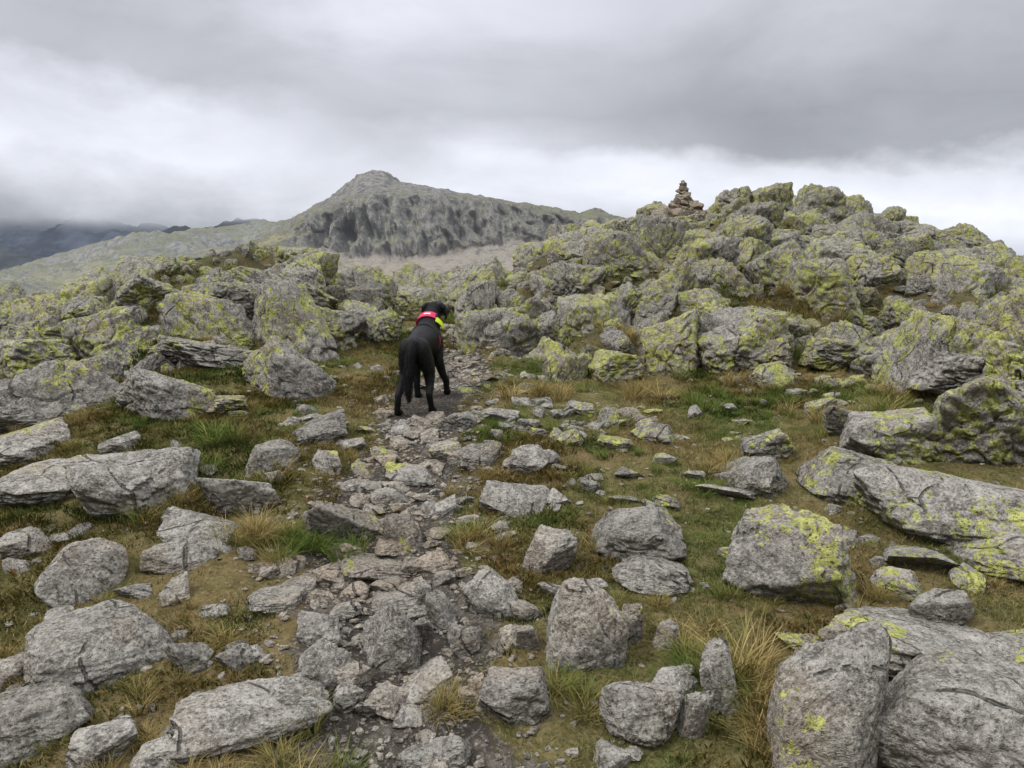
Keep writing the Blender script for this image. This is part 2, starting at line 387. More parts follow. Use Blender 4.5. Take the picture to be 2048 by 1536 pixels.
# ---------------------------------------------------------------- outcrops
def outcrop(name, regions, n_try, sizes, seed, hero=(), gap=.70):
    r = np.random.default_rng(seed)
    pts = []; rots = []; sc = []
    placed = np.zeros((60000, 3)); npl = 0
    cb = (pix(1365, 430)[0] * 18.5, 18.5)
    for li, ((lo, hi), n) in enumerate(zip(sizes, n_try)):
        ss_ = r.uniform(regions[0], regions[1], n); yy_ = np.sqrt(r.uniform(regions[2] ** 2, regions[3] ** 2, n)); xx_ = ss_ * yy_
        cmk = crag_mask(xx_, yy_); gvv = perlin(np.stack([xx_ * .6 + 4, yy_ * .6, 0 * xx_ + 2.2], 1)); zz_ = H(xx_, yy_)
        for x, y, cm, gv, z in zip(xx_, yy_, cmk, gvv, zz_):
            if cm < .35: continue
            a = r.uniform(lo, hi) * (1.0 + .25 * min(max((y - 8) / 8, 0), 1))
            if gv < -.25 and li < 3: continue
            if npl:
                pl = placed[:npl]
                if (np.hypot(pl[:, 0] - x, pl[:, 1] - y) < (pl[:, 2] + a) * gap).any(): continue
            placed[npl] = (x, y, a); npl += 1
            zs = a * r.uniform(.7, 1.3)
            em = r.uniform(-.55, .12)
            if math.hypot(x - cb[0], y - cb[1]) < 1.3 or (abs(x - cb[0] * y / cb[1]) < .8 and 15 < y < 18.5): zs *= .6; em -= .2
            pts.append((x, y, z + zs * em))
            rots.append((math.radians(r.normal(-4, 13)), math.radians(r.normal(-12, 14)), r.normal(.3, .5) + (math.pi if r.random() < .5 else 0)))
            sc.append((a * r.uniform(.75, 1.1), a * r.uniform(.7, 1.0), zs))
    for (u, v, w, h, dp, tl, rz) in hero:
        x, y, z = ground_at(u, v); D = math.hypot(x, y); W = w / F * D / 2; Hh = h / F * D / 2; dd = dp / 2
        az = math.atan2(x, y); cx, cy = x + math.sin(az) * dd * .8, y + math.cos(az) * dd * .8
        pts.append((cx, cy, z + Hh * .6)); rots.append((math.radians(-4), math.radians(tl), -az + math.radians(rz))); sc.append((W, dd, Hh * 1.1))
    print(name, len(pts))
    return instancer(name, pts, rots, sc, P_BLK)
SZ = ((.34, .48), (.20, .32), (.12, .19), (.06, .11))
outcrop("rocky_outcrop", (-.055, .80, 4.4, 25.5), (700, 3800, 9000, 11000), SZ, 21,
   hero=[(1960,940,190,180,1.0,4,0),(1900,800,150,90,.8,0,10),(2030,800,140,110,1.0,0,0),(1345,745,120,140,.6,-4,0),(1445,735,90,120,.6,4,0),(1070,690,110,110,.6,-10,10),(965,675,70,130,.6,-5,0),
         (1130,700,70,100,.5,0,0),(1540,745,90,80,.6,0,0),(1660,745,110,70,.6,0,0)])
outcrop("rocky_outcrop", (-.80, -.165, 5.0, 15.5), (300, 2000, 5000, 6000), ((.32, .46), (.19, .29), (.12, .18), (.06, .11)), 33,
   hero=[(330,838,178,88,.45,16,-8),(190,790,96,80,.4,10,0),(575,800,180,110,.4,34,-10),(60,770,160,85,.8,4,0),(560,620,220,80,1.0,22,-12),(650,695,140,90,.8,18,-10),
         (760,690,90,80,.7,8,0),(410,735,200,50,.7,10,0),(130,700,200,40,1.0,4,0),(60,830,120,45,.6,0,0),(455,830,80,36,.4,0,0),(30,865,110,45,.5,0,0),(440,640,150,80,.8,0,0),(300,620,110,70,.8,0,0)])
outcrop("rocky_outcrop", (-.21, -.055, 13.8, 21), (60, 300, 1000, 800), ((.40, .55), (.28, .4), (.16, .24), (.1, .14)), 45)

# ---------------------------------------------------------------- stones
def scatter(name, n, dens, lo, hi, proto, seed, flat=(.35, .7), emb=.05, yr=(1.9, 11), sr=(-.72, .72), power=1.6):
    r = np.random.default_rng(seed)
    s = r.uniform(sr[0], sr[1], n * 8); y = np.sqrt(r.uniform(yr[0] ** 2, yr[1] ** 2, n * 8)); x = s * y
    p = dens(x, y); k = r.random(n * 8) < p
    k &= ~((np.abs(x - DOGX - .05) < .24) & (np.abs(y - DOGY - .25) < .42))
    x = x[k][:n]; y = y[k][:n]; N = len(x)
    a = lo + (hi - lo) * r.random(N) ** power
    z = H(x, y)
    fl = r.uniform(flat[0], flat[1], N)
    sc = np.stack([a * r.uniform(.8, 1.3, N), a * r.uniform(.7, 1.1, N), a * fl], 1)
    pts = np.stack([x, y, z + sc[:, 2] * emb], 1)
    rot = np.stack([r.normal(0, .2, N), r.normal(0, .2, N), r.uniform(0, 6.28, N)], 1)
    print(name, N)
    return instancer(name, pts, rot, sc, proto)
scatter("path_stones", 600, lambda x, y: pathm(x, y), .018, .095, P_SML, 1, power=1.8)
scatter("scattered_stones", 1700, lambda x, y: np.clip(.20 + .9 * perlin(p2(x, y, .9, 2.)) + .3 * pathm(x, y), .08, 1), .014, .080, P_SMLL, 2, power=2.0)
scatter("gravel", 7000, lambda x, y: np.clip(pathm(x, y) + .05, 0, 1), .004, .018, P_PEB, 3, yr=(1.9, 9), emb=.3)

# ---------------------------------------------------------------- grass
def grass_mat(name, c1, c2, c3):
    m, g = newmat(name)
    pos = g.n('ShaderNodeNewGeometry').outputs['Position']; rnd = g.n('ShaderNodeObjectInfo').outputs['Random']
    h = g.attr('h'); br = g.attr('br')
    n = g.noise(pos, 1.5, 2)
    c = g.mix(g.ss(n, .40, .58), c1, c2)
    c = g.mix(g.ss(g.m('ADD', g.m('ADD', g.m('MULTIPLY', br, .6), g.m('MULTIPLY', rnd, .25)), g.m('MULTIPLY', g.m('SUBTRACT', n, .5), .9)), .50, .80), c, c3)
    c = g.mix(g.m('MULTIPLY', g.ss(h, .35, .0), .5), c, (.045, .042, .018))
    g.diff(c); return m
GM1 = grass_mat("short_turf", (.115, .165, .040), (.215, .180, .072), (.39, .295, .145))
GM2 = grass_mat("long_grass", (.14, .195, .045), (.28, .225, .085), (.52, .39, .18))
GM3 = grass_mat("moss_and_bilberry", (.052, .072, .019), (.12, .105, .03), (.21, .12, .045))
def tuft(seed, n, rad, h, w, lean, mat):
    r = np.random.default_rng(seed); V = []; Fq = []; hs = []; bs = []
    for i in range(n):
        a = r.uniform(0, 6.28); q = rad * math.sqrt(r.random()); bx, by = q * math.cos(a), q * math.sin(a)
        a2 = a + r.normal(0, .8); hh = h * r.uniform(.45, 1.15); ln = lean * r.uniform(.3, 1.3) * hh; ww = w * r.uniform(.7, 1.3)
        dx, dy = math.cos(a2), math.sin(a2); a3 = r.uniform(0, 6.28); sx, sy = math.cos(a3) * ww, math.sin(a3) * ww
        b = len(V); rr = r.random()
        for t, wk in ((0, 1), (.4, .85), (.75, .5), (1, .08)):
            cx = bx + dx * ln * t * t; cy = by + dy * ln * t * t; cz = hh * (t - .25 * lean * t * t) - .01
            V += [(cx - sx * wk, cy - sy * wk, cz), (cx + sx * wk, cy + sy * wk, cz)]; hs += [t, t]; bs += [rr, rr]
        for q in range(3): Fq.append((b + 2 * q, b + 2 * q + 1, b + 2 * q + 3, b + 2 * q + 2))
    return mesh_np("tuft", np.array(V), np.array(Fq), attrs={"h": np.array(hs), "br": np.array(bs)}, mats=[mat])
P_T = proto_collection("turf_tufts", [tuft(i, 34, .055, .028, .0013, .9, GM1) for i in range(8)])
P_L = proto_collection("long_tufts", [tuft(40 + i, 120, .05, .125, .0015, .9, GM2) for i in range(6)])
P_M = proto_collection("moss_tufts", [tuft(80 + i, 60, .06, .033, .0028, .8, GM3) for i in range(5)])
def veg(name, n, dens, proto, seed, sr_, yr, srange=(-.74, .74), extra=()):
    r = np.random.default_rng(seed)
    s = r.uniform(*srange, n * 6); y = np.sqrt(r.uniform(yr[0] ** 2, yr[1] ** 2, n * 6)); x = s * y
    k = r.random(n * 6) < dens(x, y); x = x[k][:n]; y = y[k][:n]; N = len(x)
    sc = r.uniform(sr_[0], sr_[1], N)
    if len(extra):
        ex = np.array(extra); x = np.concatenate([x, ex[:, 0]]); y = np.concatenate([y, ex[:, 1]]); sc = np.concatenate([sc, ex[:, 2]]); N = len(x)
    z = H(x, y); rot = np.stack([r.normal(0, .12, N), r.normal(0, .12, N), r.uniform(0, 6.28, N)], 1)
    S = np.stack([sc, sc, sc * r.uniform(.7, 1.3, N)], 1)
    return instancer(name, np.stack([x, y, z], 1), rot, S, proto)
offp = lambda x, y: sstep(.62, .3, pathm(x, y) + .35 * perlin(p2(x, y, 2.3, 6.)))
patch = lambda x, y: np.clip(.70 + 1.4 * fbm(p2(x, y, 1.3, 9.), 2), .10, 1)
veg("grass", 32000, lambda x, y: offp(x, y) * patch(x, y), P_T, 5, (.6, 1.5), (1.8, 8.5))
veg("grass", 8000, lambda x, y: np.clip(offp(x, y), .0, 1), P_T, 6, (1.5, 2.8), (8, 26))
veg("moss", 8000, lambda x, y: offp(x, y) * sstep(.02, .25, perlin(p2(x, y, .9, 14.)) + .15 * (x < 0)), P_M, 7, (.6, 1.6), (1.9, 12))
ex = []
r = np.random.default_rng(3)
for (u, v, sz, cnt, spr) in [(520,1080,1.3,9,.14),(630,1100,1.2,5,.10),(1500,1375,1.5,9,.12),(1400,1320,1.1,5,.08),(1285,790,1.5,5,.2),(1090,795,1.5,6,.25),(590,1530,1.1,8,.15),(1790,805,1.5,9,.5),
        (1430,945,1.1,6,.2),(950,1085,1.1,6,.15),(690,1110,.9,5,.15),(1580,820,1.3,12,.7),(1480,790,1.2,8,.6),(400,930,1.2,10,.5),(330,1010,1.0,4,.15),(1240,1060,.8,5,.2),(1350,1240,.9,4,.15),(1100,1400,1.0,5,.15),
        (820,690,1.0,3,.2),(1240,690,1.6,6,.3),(1580,640,1.8,6,.5),(870,640,2,6,.4),(420,660,2,4,.3),(1180,720,1.4,5,.2),(1680,640,1.8,6,.5),(100,1350,.9,5,.15),(930,1400,1.0,4,.1),(1530,1500,1.2,6,.12),(1760,1200,1.,4,.1)]:
    X, Y, Z = ground_at(u, v)
    for _ in range(cnt): ex.append((X + r.normal(0, spr * .5), Y + r.normal(0, spr * .5), sz * r.uniform(.6, 1.1)))
veg("long_grass", 800, lambda x, y: offp(x, y) * sstep(.0, .4, perlin(p2(x, y, .8, 31.))), P_L, 8, (.3, .7), (2, 9), extra=ex)
veg("long_grass", 600, lambda x, y: crag_mask(x, y) * offp(x, y), P_L, 9, (.8, 1.5), (6, 22))

# ---------------------------------------------------------------- cairn
def cairn():
    yb = 18.0; bx, by = pix(1365, 430)[0] * yb, yb
    bz = CAMH + yb * pix(1365, 431)[1]
    V = []; Fc = []; off = 0; r = np.random.default_rng(5)
    lv = [(.0, .50, 10, .16), (.0, .25, 5, .2), (.13, .38, 8, .14), (.15, .15, 4, .15), (.25, .27, 7, .12), (.34, .17, 5, .11), (.43, .10, 3, .10), (.51, .05, 2, .10), (.59, .0, 1, .10), (.67, .03, 1, .085), (.74, .0, 1, .06), (-.18, .55, 10, .2), (-.2, .25, 5, .22), (-.36, .6, 10, .22)]
    for (z, rad, n, a) in lv:
        ph = r.uniform(0, 6)
        for i in range(n):
            p, f = rock_shape(900 + len(V), 4)
            an = ph + 6.283 * i / n + r.normal(0, .15)
            S = np.array([a * r.uniform(.9, 1.45), a * r.uniform(.7, 1.), a * r.uniform(.5, .8)])
            M = np.array(Euler((r.normal(0, .3), r.normal(0, .4), r.uniform(0, 6))).to_matrix())
            rr = rad * r.uniform(.7, 1.05)
            p = (p * S) @ M.T + np.array([bx + rr * math.cos(an), by + rr * math.sin(an), bz + z + r.normal(0, .02)])
            V.append(p); Fc.append(f + off); off += len(p)
    me = mesh_np("stone_cairn", np.concatenate(V), np.concatenate(Fc), mats=[CAIRN]); add_obj("stone_cairn", me)
cairn()

# ---------------------------------------------------------------- mountains
def ridge(ucols, rows, nu, nt):
    u = np.linspace(ucols[0], ucols[-1], nu); tk = np.linspace(0, len(rows) - 1, nt)
    XY = np.zeros((nu, len(rows), 3))
    for k, (yd, vs, zz) in enumerate(rows):
        yv = np.full(nu, float(yd))
        if vs is not None:
            vv = np.interp(u, ucols, vs); s, zr = pix(u, vv); z = CAMH + yv * zr
        else:
            s, _ = pix(u, np.full(nu, 560.)); z = np.full(nu, float(zz))
        XY[:, k] = np.stack([s * yv, yv, z], 1)
    out = np.zeros((nu, nt, 3))
    for c in range(3):
        for i in range(nu): out[i, :, c] = np.interp(tk, np.arange(len(rows)), XY[i, :, c])
    Uu, Tt = np.meshgrid(u, tk, indexing='ij')
    return Uu, Tt, out
def mtn_mat(name, haze, hz, grass, rock, scree=(.36, .32, .275), s0=.66, s1=.92, hgt=None):
    m, g = newmat(name)
    geo = g.n('ShaderNodeNewGeometry'); pos = geo.outputs['Position']
    nz = g.xyz(geo.outputs['Normal'])[2]
    n1 = g.noise(pos, .02, 4, .65); n2 = g.noise(pos, .12, 6, .7); n3 = g.noise(pos, .6, 3, .7)
    sl = g.m('ADD', nz, g.m('MULTIPLY', g.m('SUBTRACT', n2, .5), 1.1))
    if hgt: sl = g.m('SUBTRACT', sl, g.m('MULTIPLY', g.ss(g.xyz(pos)[2], hgt[0], hgt[1]), .26))
    rk = g.mix(g.ss(n2, .35, .65), tuple(c * .6 for c in rock), tuple(c * 1.5 for c in rock))
    gs = g.mix(g.ss(n1, .35, .65), grass, tuple(c * 1.4 for c in grass))
    c = g.mix(g.ss(sl, s0, s1), rk, gs)
    scr = g.mix(n2, tuple(q * .8 for q in scree), tuple(q * 1.15 for q in scree))
    c = g.mix(g.m('MULTIPLY', g.attr('scree'), g.ss(g.m('ADD', n2, g.m('MULTIPLY', n1, .4)), .50, .74)), c, scr)
    c = g.mix(g.attr('painted_sun'), c, g.mix(g.ss(n2, .35, .65), (.22, .22, .09), (.48, .42, .28)))  # sunlit patches painted into the slope colour as paler grass and scree
    c = g.mix(g.m('MULTIPLY', g.ss(n3, .52, .66), .3), c, (.42, .41, .39))
    c = g.mix(g.m('MULTIPLY', g.ss(n3, .46, .34), .4), c, (.05, .05, .045))
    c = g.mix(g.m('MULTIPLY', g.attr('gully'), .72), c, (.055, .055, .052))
    b, o = g.diff(c, g.bump(n2, 1.0, 4.0))
    e = g.n('ShaderNodeEmission'); e.inputs[0].default_value = (*haze, 1); e.inputs[1].default_value = 1  # aerial haze baked into the surface as a constant bluish glow
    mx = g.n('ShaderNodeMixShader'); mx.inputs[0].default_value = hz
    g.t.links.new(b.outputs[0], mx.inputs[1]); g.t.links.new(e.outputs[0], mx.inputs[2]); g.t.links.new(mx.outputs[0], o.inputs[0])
    return m
uc = [330, 420, 490, 540, 600, 660, 690, 715, 745, 768, 800, 860, 935, 1000, 1060, 1120, 1160, 1188, 1230, 1400, 1700]
crest = [600, 545, 492, 465, 427, 394, 369, 350, 339, 342, 361, 374, 386, 400, 407, 418, 425, 416, 430, 470, 540]
ctop = [603, 552, 500, 480, 448, 422, 408, 398, 392, 390, 390, 394, 400, 410, 418, 430, 438, 440, 454, 490, 550]
foot = [606, 560, 512, 496, 494, 502, 510, 514, 517, 516, 512, 506, 498, 490, 482, 476, 472, 472, 476, 510, 560]
rows = [(430, None, -60), (540, [640] * 21, None), (700, foot, None), (755, ctop, None), (900, crest, None), (1150, None, -40)]
Uu, Tt, O = ridge(uc, rows, 900, 420)
q = O.reshape(-1, 3).copy(); t = Tt.ravel(); uu = Uu.ravel()
wob = .35 * fbm(np.stack([uu * .012, 0 * t + 2, 0 * t], 1), 3)
cl = sstep(1.85, 2.2, t + wob * .4) * (1 - sstep(2.8, 3.4, t + wob)) * sstep(520, 660, uu)
xx = q[:, 0] + (q[:, 2]) * .35
ribs = 1 - 2 * np.abs(fbm(np.stack([xx * .034, t * .7, 0 * t + 3], 1), 4, .55))
butt = fbm(np.stack([xx * .009, t * .6, 0 * t + 8], 1), 2)
fineb = fbm(np.stack([xx * .06, t * 3, q[:, 1] * .01], 1), 4, .5)
upper = sstep(2.3, 3.2, t)
q[:, 1] -= cl * (20 * (ribs - .4) + 22 * butt) + 3 * fineb * (t < 4) * sstep(1.6, 2.1, t)
q[:, 2] += (cl * 3 + .8) * fineb * sstep(.5, 1, t) + 2.5 * fbm(np.stack([q[:, 0] * .02, q[:, 1] * .02, 0 * t + 9], 1), 4) * sstep(1, 2, t) * (1 - sstep(3.6, 4, t) * .6)
q[:, 2] += upper * (2.8 * np.abs(fbm(np.stack([q[:, 0] * .035, q[:, 2] * .14, q[:, 1] * .02], 1), 4)) - .8)
scree = sstep(.9, 1.3, t) * (1 - sstep(1.95, 2.15, t + wob * .4)) * sstep(560, 640, uu)
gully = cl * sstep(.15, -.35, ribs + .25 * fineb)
painted_sun = (sstep(430, 490, uu) * (1 - sstep(600, 700, uu)) * (1 - sstep(3.0, 3.8, t)) * .8 * sstep(-.1, .5, fbm(q * .012, 3) + .25)  # mask for sunlight painted on the left flank and scree band
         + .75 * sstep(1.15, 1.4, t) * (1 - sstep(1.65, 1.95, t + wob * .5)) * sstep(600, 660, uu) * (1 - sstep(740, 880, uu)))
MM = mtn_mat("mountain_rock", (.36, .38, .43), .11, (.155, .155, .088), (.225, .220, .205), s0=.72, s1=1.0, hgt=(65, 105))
add_obj("mountain", mesh_np("mountain", q, grid_faces(900, 420), attrs={"scree": scree, "painted_sun": painted_sun, "gully": gully}, mats=[MM]))
uc = [-300, 0, 60, 150, 200, 240, 300, 370, 430, 480, 520, 560, 620, 700]
crest = [560, 545, 530, 506, 484, 468, 470, 463, 460, 451, 438, 433, 432, 440]
rows = [(330, None, -60), (450, [640] * 14, None), (700, [600] * 14, None), (950, list(np.array(crest) * .55 + 600 * .45), None), (1250, crest, None), (1600, None, -50)]
Uu, Tt, O = ridge(uc, rows, 500, 300)
q = O.reshape(-1, 3).copy(); t = Tt.ravel()
am = sstep(1, 2, t) * (1 - .6 * sstep(3.7, 4, t))
q[:, 2] += (14 * fbm(q * np.array([.009, .009, 0]) + 3, 5, .55) + 5 * np.abs(fbm(q * np.array([.03, .03, 0]), 3)) + 9 * np.tanh(5 * perlin(q * np.array([.007, .010, 0]) + 7))) * am - 3 * am
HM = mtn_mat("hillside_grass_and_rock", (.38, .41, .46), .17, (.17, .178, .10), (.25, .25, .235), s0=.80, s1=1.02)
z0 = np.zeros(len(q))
add_obj("hillside", mesh_np("hillside", q, grid_faces(500, 300), attrs={"scree": z0, "gully": z0, "painted_sun": sstep(.0, .5, fbm(q * .006 + 5, 3)) * .4}, mats=[HM]))  # weaker sunlit patches painted into the hillside colour
def far(name, ucs, cr, yd, seed, col, fade):
    rows = [(yd * .75, None, -200), (yd, cr, None), (yd * 1.15, None, -200)]
    Uu, Tt, O = ridge(ucs, rows, 300, 80)
    q = O.reshape(-1, 3).copy(); q[:, 2] += yd * .012 * fbm(q * np.array([5 / yd, 5 / yd, 0]) * 3 + seed, 6, .55) 
    m, g = newmat(name + "_mat"); pos = g.n('ShaderNodeNewGeometry').outputs['Position']
    n = g.noise(pos, .0035, 5, .7)
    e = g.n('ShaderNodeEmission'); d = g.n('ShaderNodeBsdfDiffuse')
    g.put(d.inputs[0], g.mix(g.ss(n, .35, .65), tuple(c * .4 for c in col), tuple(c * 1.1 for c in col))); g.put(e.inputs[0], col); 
    mx = g.n('ShaderNodeMixShader'); mx.inputs[0].default_value = .55  # air light painted in: ridge colour partly emitted to look hazy
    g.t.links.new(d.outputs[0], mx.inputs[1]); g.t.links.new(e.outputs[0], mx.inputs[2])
    o = g.n('ShaderNodeOutputMaterial')
    if fade:
        tr = g.n('ShaderNodeBsdfTransparent'); m2 = g.n('ShaderNodeMixShader')
        zz = g.m('ADD', g.xyz(pos)[2], g.m('MULTIPLY', g.m('SUBTRACT', g.noise(pos, .0012, 4), .5), fade[1] - fade[0]))
        g.put(m2.inputs[0], g.ss(zz, fade[0], fade[1])); g.t.links.new(mx.outputs[0], m2.inputs[1]); g.t.links.new(tr.outputs[0], m2.inputs[2])
        g.t.links.new(m2.outputs[0], o.inputs[0])
    else: g.t.links.new(mx.outputs[0], o.inputs[0])
    add_obj(name, mesh_np(name, q, grid_faces(300, 80), mats=[m]))
zr = lambda v, y: CAMH + y * pix(1024, v)[1]
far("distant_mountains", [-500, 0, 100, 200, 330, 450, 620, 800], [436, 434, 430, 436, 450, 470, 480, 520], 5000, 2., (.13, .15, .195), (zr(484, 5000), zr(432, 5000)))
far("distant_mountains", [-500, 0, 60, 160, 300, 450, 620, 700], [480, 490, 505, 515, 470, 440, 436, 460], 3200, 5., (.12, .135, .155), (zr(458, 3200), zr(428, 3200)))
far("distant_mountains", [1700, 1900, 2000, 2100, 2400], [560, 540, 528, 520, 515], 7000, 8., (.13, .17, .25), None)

# ---------------------------------------------------------------- dog
dog = bpy.data.objects.new("black_labrador_dog", None); COL.objects.link(dog)
def ell_chain(pts, step=.008):
    out = []
    for (a, b) in zip(pts[:-1], pts[1:]):
        a = np.array(a, float); b = np.array(b, float); L = np.linalg.norm(b[:3] - a[:3]); n = max(int(L / step), 1)
        for i in range(n + 1): out.append(a + (b - a) * i / n)
    return out
E = []
def ch(*p): 
    for q in ell_chain([x if len(x) == 6 else (x[0], x[1], x[2], x[3], x[3], x[3]) for x in p]): E.append(q)
ch((0,-.02,.455,.078,.07,.085),(0,.10,.468,.080,.07,.082),(0,.24,.458,.094,.08,.102),(0,.36,.438,.108,.08,.137),(0,.45,.44,.104,.08,.132),(0,.52,.455,.078,.06,.10))
ch((0,.46,.50,.088),(.006,.56,.565,.070),(.016,.63,.615,.063))
ch((.020,.635,.628,.070,.062,.063),(.036,.68,.630,.063,.055,.058),(.062,.735,.608,.039,.035,.039),(.080,.785,.597,.031,.03,.032))
def hind(sx, px, py):
    ch((sx*.050,-.01,.44,.058,.078,.088),(sx*.070,.03,.36,.052,.074,.072),(sx*.080,.06,.29,.043,.052,.052),(sx*.084+px*.5,.0+py*.5,.205,.030,.035,.034),(sx*.086+px*.7,-.068+py*.7,.15,.023,.025,.027),(sx*.090+px,-.052+py,.05,.021,.022,.022),(sx*.090+px,-.03+py,.026,.029,.032,.025),(sx*.090+px,.0+py,.022,.030,.026,.020))
hind(-1, -.03, -.03); hind(1, .010, .05)
def frontl(sx, px, py):
    ch((sx*.066,.46,.40,.048,.067,.08),(sx*.080,.41,.30,.038,.044,.05),(sx*.082+px*.6,.435+py*.5,.17,.027),(sx*.082+px,.45+py,.12,.026),(sx*.082+px,.455+py,.045,.022),(sx*.082+px,.475+py,.026,.029,.032,.024),(sx*.082+px,.498+py,.022,.029,.026,.019))
frontl(-1, .0, -.05); frontl(1, .035, .06)
ch((0,-.07,.50,.040),(-.005,-.12,.44,.034),(-.012,-.145,.34,.034),(-.018,-.152,.25,.029),(-.020,-.15,.175,.019),(-.020,-.145,.14,.009))
for sx in (-1, 1):
    ch((.02+sx*.052,.625,.672,.020,.03,.014),(.02+sx*.079,.622,.642,.014,.036,.028),(.022+sx*.087,.628,.598,.011,.029,.028),(.022+sx*.085,.635,.572,.009,.018,.016))
dv, df = ico(3); V = []; Fc = []; off = 0
for q in E:
    V.append(dv * q[3:6] + q[:3]); Fc.append(df + off); off += len(dv)
FUR, g = newmat("black_fur")
pos = g.n('ShaderNodeTexCoord').outputs['Object']
nn = g.noise(g.vm('MULTIPLY', pos, (60., 20., 20.)), 2.0, 4, .7)
bb, _ = g.out(g.mix(nn, (.002, .002, .0022), (.008, .0078, .0082)), .52, g.bump(nn, .6, .01), .22)
raw = mesh_np("body_raw", np.concatenate(V), np.concatenate(Fc), mats=[FUR])
ro = add_obj("body_raw", raw)
md = ro.modifiers.new("r", 'REMESH'); md.mode = 'VOXEL'; md.voxel_size = .0068; md.use_smooth_shade = True
md = ro.modifiers.new("s", 'SMOOTH'); md.factor = .5; md.iterations = 5
dg = bpy.context.evaluated_depsgraph_get(); ev = ro.evaluated_get(dg)
bme = bpy.data.meshes.new_from_object(ev); bme.name = "body"
bme.materials.clear(); bme.materials.append(FUR)
bpy.data.objects.remove(ro)
for p in bme.polygons: p.use_smooth = True
add_obj("body", bme, dog)
nv = len(bme.vertices); co = np.zeros(nv * 3, np.float32); bme.vertices.foreach_get("co", co); co = co.reshape(-1, 3)
no_ = np.array([v.normal[:] for v in bme.vertices])
r = np.random.default_rng(4); V = []; Fq = []
idx = np.concatenate([r.integers(0, nv, 20000), r.choice(np.where((co[:, 1] < -.1) & (co[:, 2] > .13) & (co[:, 2] < .5))[0], 3000)])
for i in idx:
    c = co[i] + r.normal(0, .003, 3); n = no_[i]
    if c[2] < .03: continue
    tail = c[1] < -.10 and .13 < c[2] < .5
    d = n * .25 + np.array([0, -.50, -.80]) + r.normal(0, .18, 3); d /= np.linalg.norm(d)
    L = r.uniform(.010, .020) * (1.9 if tail else 1)
    if c[2] < .25 and not tail: L *= .45
    if c[1] > .55: L *= .45
    sd = np.cross(d, n); sd /= (np.linalg.norm(sd) + 1e-6); sd *= .0015
    b = len(V); V += [c - n * .002 - sd, c - n * .002 + sd, c + d * L]; Fq.append((b, b + 1, b + 2))
add_obj("fur", mesh_np("fur", np.array(V), np.array(Fq), smooth_=False, mats=[FUR]), dog)
def plain(name, c, rough=.6, em=0):
    m, g = newmat(name); pos = g.n('ShaderNodeTexCoord').outputs['Object']
    n = g.noise(pos, 90, 3); b, o = g.out(g.mix(n, tuple(x * .82 for x in c), c), rough, g.bump(n, .3, .002)); return m
PINK = plain("pink_fabric", (.74, .03, .13)); YEL = plain("hi_vis_yellow", (.66, .84, .02)); WHT = plain("white_print", (.8, .8, .8)); BLK_ = plain("black_webbing", (.01, .01, .01))
def band(name, c, nrm, rx, rz, w, a0, a1, mat, thick=.006, n=48, flare=0):
    nrm = Vector(nrm).normalized(); side = Vector((1, 0, 0)); side = (side - nrm * side.dot(nrm)).normalized(); up = side.cross(nrm).normalized()
    if up.z < 0: up = -up
    c = Vector(c); V = []; Fq = []
    for i in range(n + 1):
        a = math.radians(a0 + (a1 - a0) * i / n)
        dr = side * math.sin(a) * rx + up * math.cos(a) * rz; un = dr.normalized()
        for k, (wo, th) in enumerate(((-.5, 0), (-.5, 1), (.5, 1), (.5, 0))):
            V.append(c + dr + un * (th * thick + (flare if wo < 0 else 0)) + nrm * w * wo)
        if i < n:
            b = i * 4
            for k in range(4): Fq.append((b + k, b + (k + 1) % 4, b + 4 + (k + 1) % 4, b + 4 + k))
    Fq += [(0, 1, 2, 3), (n * 4 + 3, n * 4 + 2, n * 4 + 1, n * 4)]
    add_obj(name, mesh_np(name, np.array([v[:] for v in V]), np.array(Fq), smooth_=False, mats=[mat]), dog)
nc = (.0, .535, .548); nn_ = (.05, .85, .50)
band("harness_collar", nc, nn_, .080, .072, .066, -105, 42, PINK, flare=.010)
band("harness_collar_underside", nc, nn_, .080, .088, .03, 42, 255, BLK_)
band("harness_reflective_flap", (.004, .510, .520), nn_, .094, .082, .052, 34, 92, YEL, thick=.007, flare=.006)
band("harness_print", nc, nn_, .087, .080, .020, -20, 12, WHT, thick=.003, flare=.005, n=12)
band("chest_strap", (0, .33, .445), (0, 1, 0), .097, .124, .022, 0, 360, BLK_)
band("chest_strap_trim", (0, .36, .445), (0, 1, 0), .104, .130, .008, 75, 112, PINK, n=12)
hd = math.radians(-5)
fx, fy = DOGX + .5 * .09, DOGY + .5
zb = float(H(np.array([DOGX]), np.array([DOGY]))[0]); zf = float(H(np.array([fx]), np.array([fy]))[0])
dog.location = (DOGX, DOGY, zb - .005); dog.scale = (1.03, 1.03, 1.04)
dog.rotation_mode = 'XYZ'; dog.rotation_euler = (math.atan2(zf - zb, .5), 0, hd)

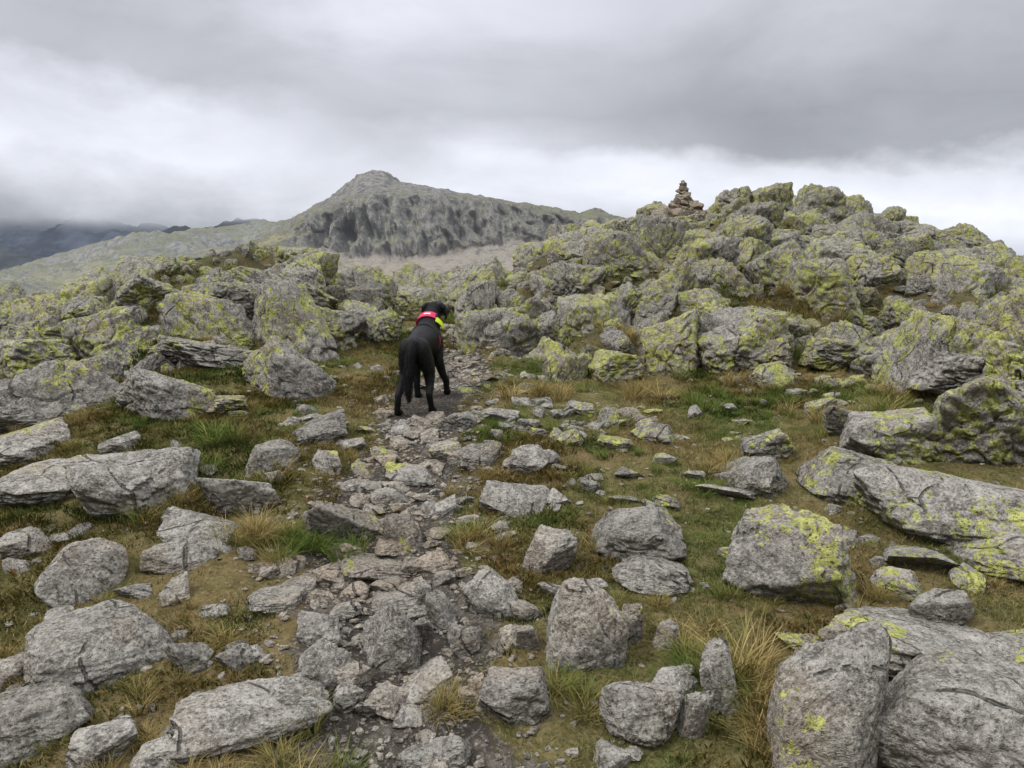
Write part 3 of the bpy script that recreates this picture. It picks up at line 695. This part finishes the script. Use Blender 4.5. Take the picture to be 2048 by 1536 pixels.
# ---------------------------------------------------------------- sky
w = bpy.data.worlds.new("World"); scene.world = w; w.use_nodes = True
g = G(w.node_tree)
sun_dir = Vector((-.62, -.30, .85)).normalized()
sky = g.n('ShaderNodeTexSky', sky_type='NISHITA'); sky.sun_disc = False
sky.sun_elevation = math.asin(sun_dir.z); sky.sun_rotation = math.atan2(sun_dir.x, sun_dir.y)
d = g.n('ShaderNodeTexCoord').outputs['Generated']; x, y, z = g.xyz(d)
hr = g.m('SQRT', g.m('ADD', g.m('MULTIPLY', x, x), g.m('MULTIPLY', y, y)))
el = g.m('DIVIDE', z, g.m('MAXIMUM', hr, .05)); az = g.m('ARCTAN2', x, y)
st = g.vm('MULTIPLY', d, (1.6, 1.6, 3.5))
a1 = g.noise(st, 1.6, 4, .5, .4); a2 = g.noise(g.vm('MULTIPLY', d, (1., 1., 2.6)), 3.4, 6, .55, .3); a3 = g.noise(g.vm('MULTIPLY', d, (1., 1., 1.6)), 9, 6, .6)
ew = g.m('ADD', el, g.m('MULTIPLY', g.m('SUBTRACT', a1, .5), .12)); ew = g.m('ADD', ew, g.m('MULTIPLY', g.m('SUBTRACT', a3, .5), .06))
ew = g.m('ADD', ew, g.lin(az, .25, .6, 0., .02))
def c(vv, b=0.0): vv *= 1.2; return (vv * (.955 - b), vv * (.98 - b * .4), vv * (1.075 + b * .3))
R_ = g.ramp(g.m('MULTIPLY', ew, 1.6, clamp=True), [(0, c(.26, .25)), (.04, c(.40, .12)), (.10, c(.62, .04)), (.165, c(.84)), (.215, c(.72)), (.255, c(.38)), (.32, c(.34)), (.40, c(.43)), (.52, c(.56)), (.7, c(.66)), (1, c(.9))])
L_ = g.ramp(g.m('MULTIPLY', ew, 1.6, clamp=True), [(0, c(.20, .2)), (.06, c(.24, .12)), (.11, c(.34, .05)), (.17, c(.58)), (.24, c(.86)), (.31, c(.76)), (.37, c(.48)), (.44, c(.46)), (.55, c(.56)), (.7, c(.68)), (1, c(.9))])
M_ = g.ramp(g.m('MULTIPLY', ew, 1.6, clamp=True), [(0, c(.4)), (.10, c(.62)), (.17, c(.80)), (.24, c(.68)), (.32, c(.48)), (.42, c(.54)), (.5, c(.66)), (.7, c(.72)), (1, c(.9))])
azw = g.m('ADD', az, g.m('MULTIPLY', g.m('SUBTRACT', a2, .5), .35))
cl = g.mix(g.ss(azw, -.42, -.12), L_, M_); cl = g.mix(g.ss(azw, -.02, .30), cl, R_)
cl = g.mix(1.0, cl, g.ramp(a2, [(.3, .84), (.5, 1.0), (.7, 1.14)]), 'MULTIPLY')
zen = g.ss(z, .45, .9); cl = g.mix(zen, cl, (1.5, 1.52, 1.58))
ns = g.vm('SCALE', sky.outputs[0], .1)
cl = g.mix(.94, ns, cl)
bg = g.n('ShaderNodeBackground'); g.put(bg.inputs[0], cl); bg.inputs[1].default_value = 1.0
o = g.n('ShaderNodeOutputWorld'); g.t.links.new(bg.outputs[0], o.inputs[0])
ld = bpy.data.lights.new("sun", 'SUN'); ld.energy = 1.5; ld.angle = math.radians(10); ld.color = (1, .95, .88)
lo = bpy.data.objects.new("sun", ld); COL.objects.link(lo); lo.rotation_euler = (-sun_dir).to_track_quat('-Z', 'Y').to_euler()

# ---------------------------------------------------------------- camera
cd = bpy.data.cameras.new("camera"); cam = bpy.data.objects.new("camera", cd); COL.objects.link(cam)
cd.sensor_width = 36; cd.lens = 36 * F / 2048; cd.clip_start = .05; cd.clip_end = 30000
cam.location = (0, 0, CAMH); cam.rotation_euler = (math.radians(90) - P, 0, 0); scene.camera = cam
scene.view_settings.view_transform = 'Standard'; scene.view_settings.look = 'None'; scene.view_settings.exposure = 0
print("OBJS", len(scene.objects))
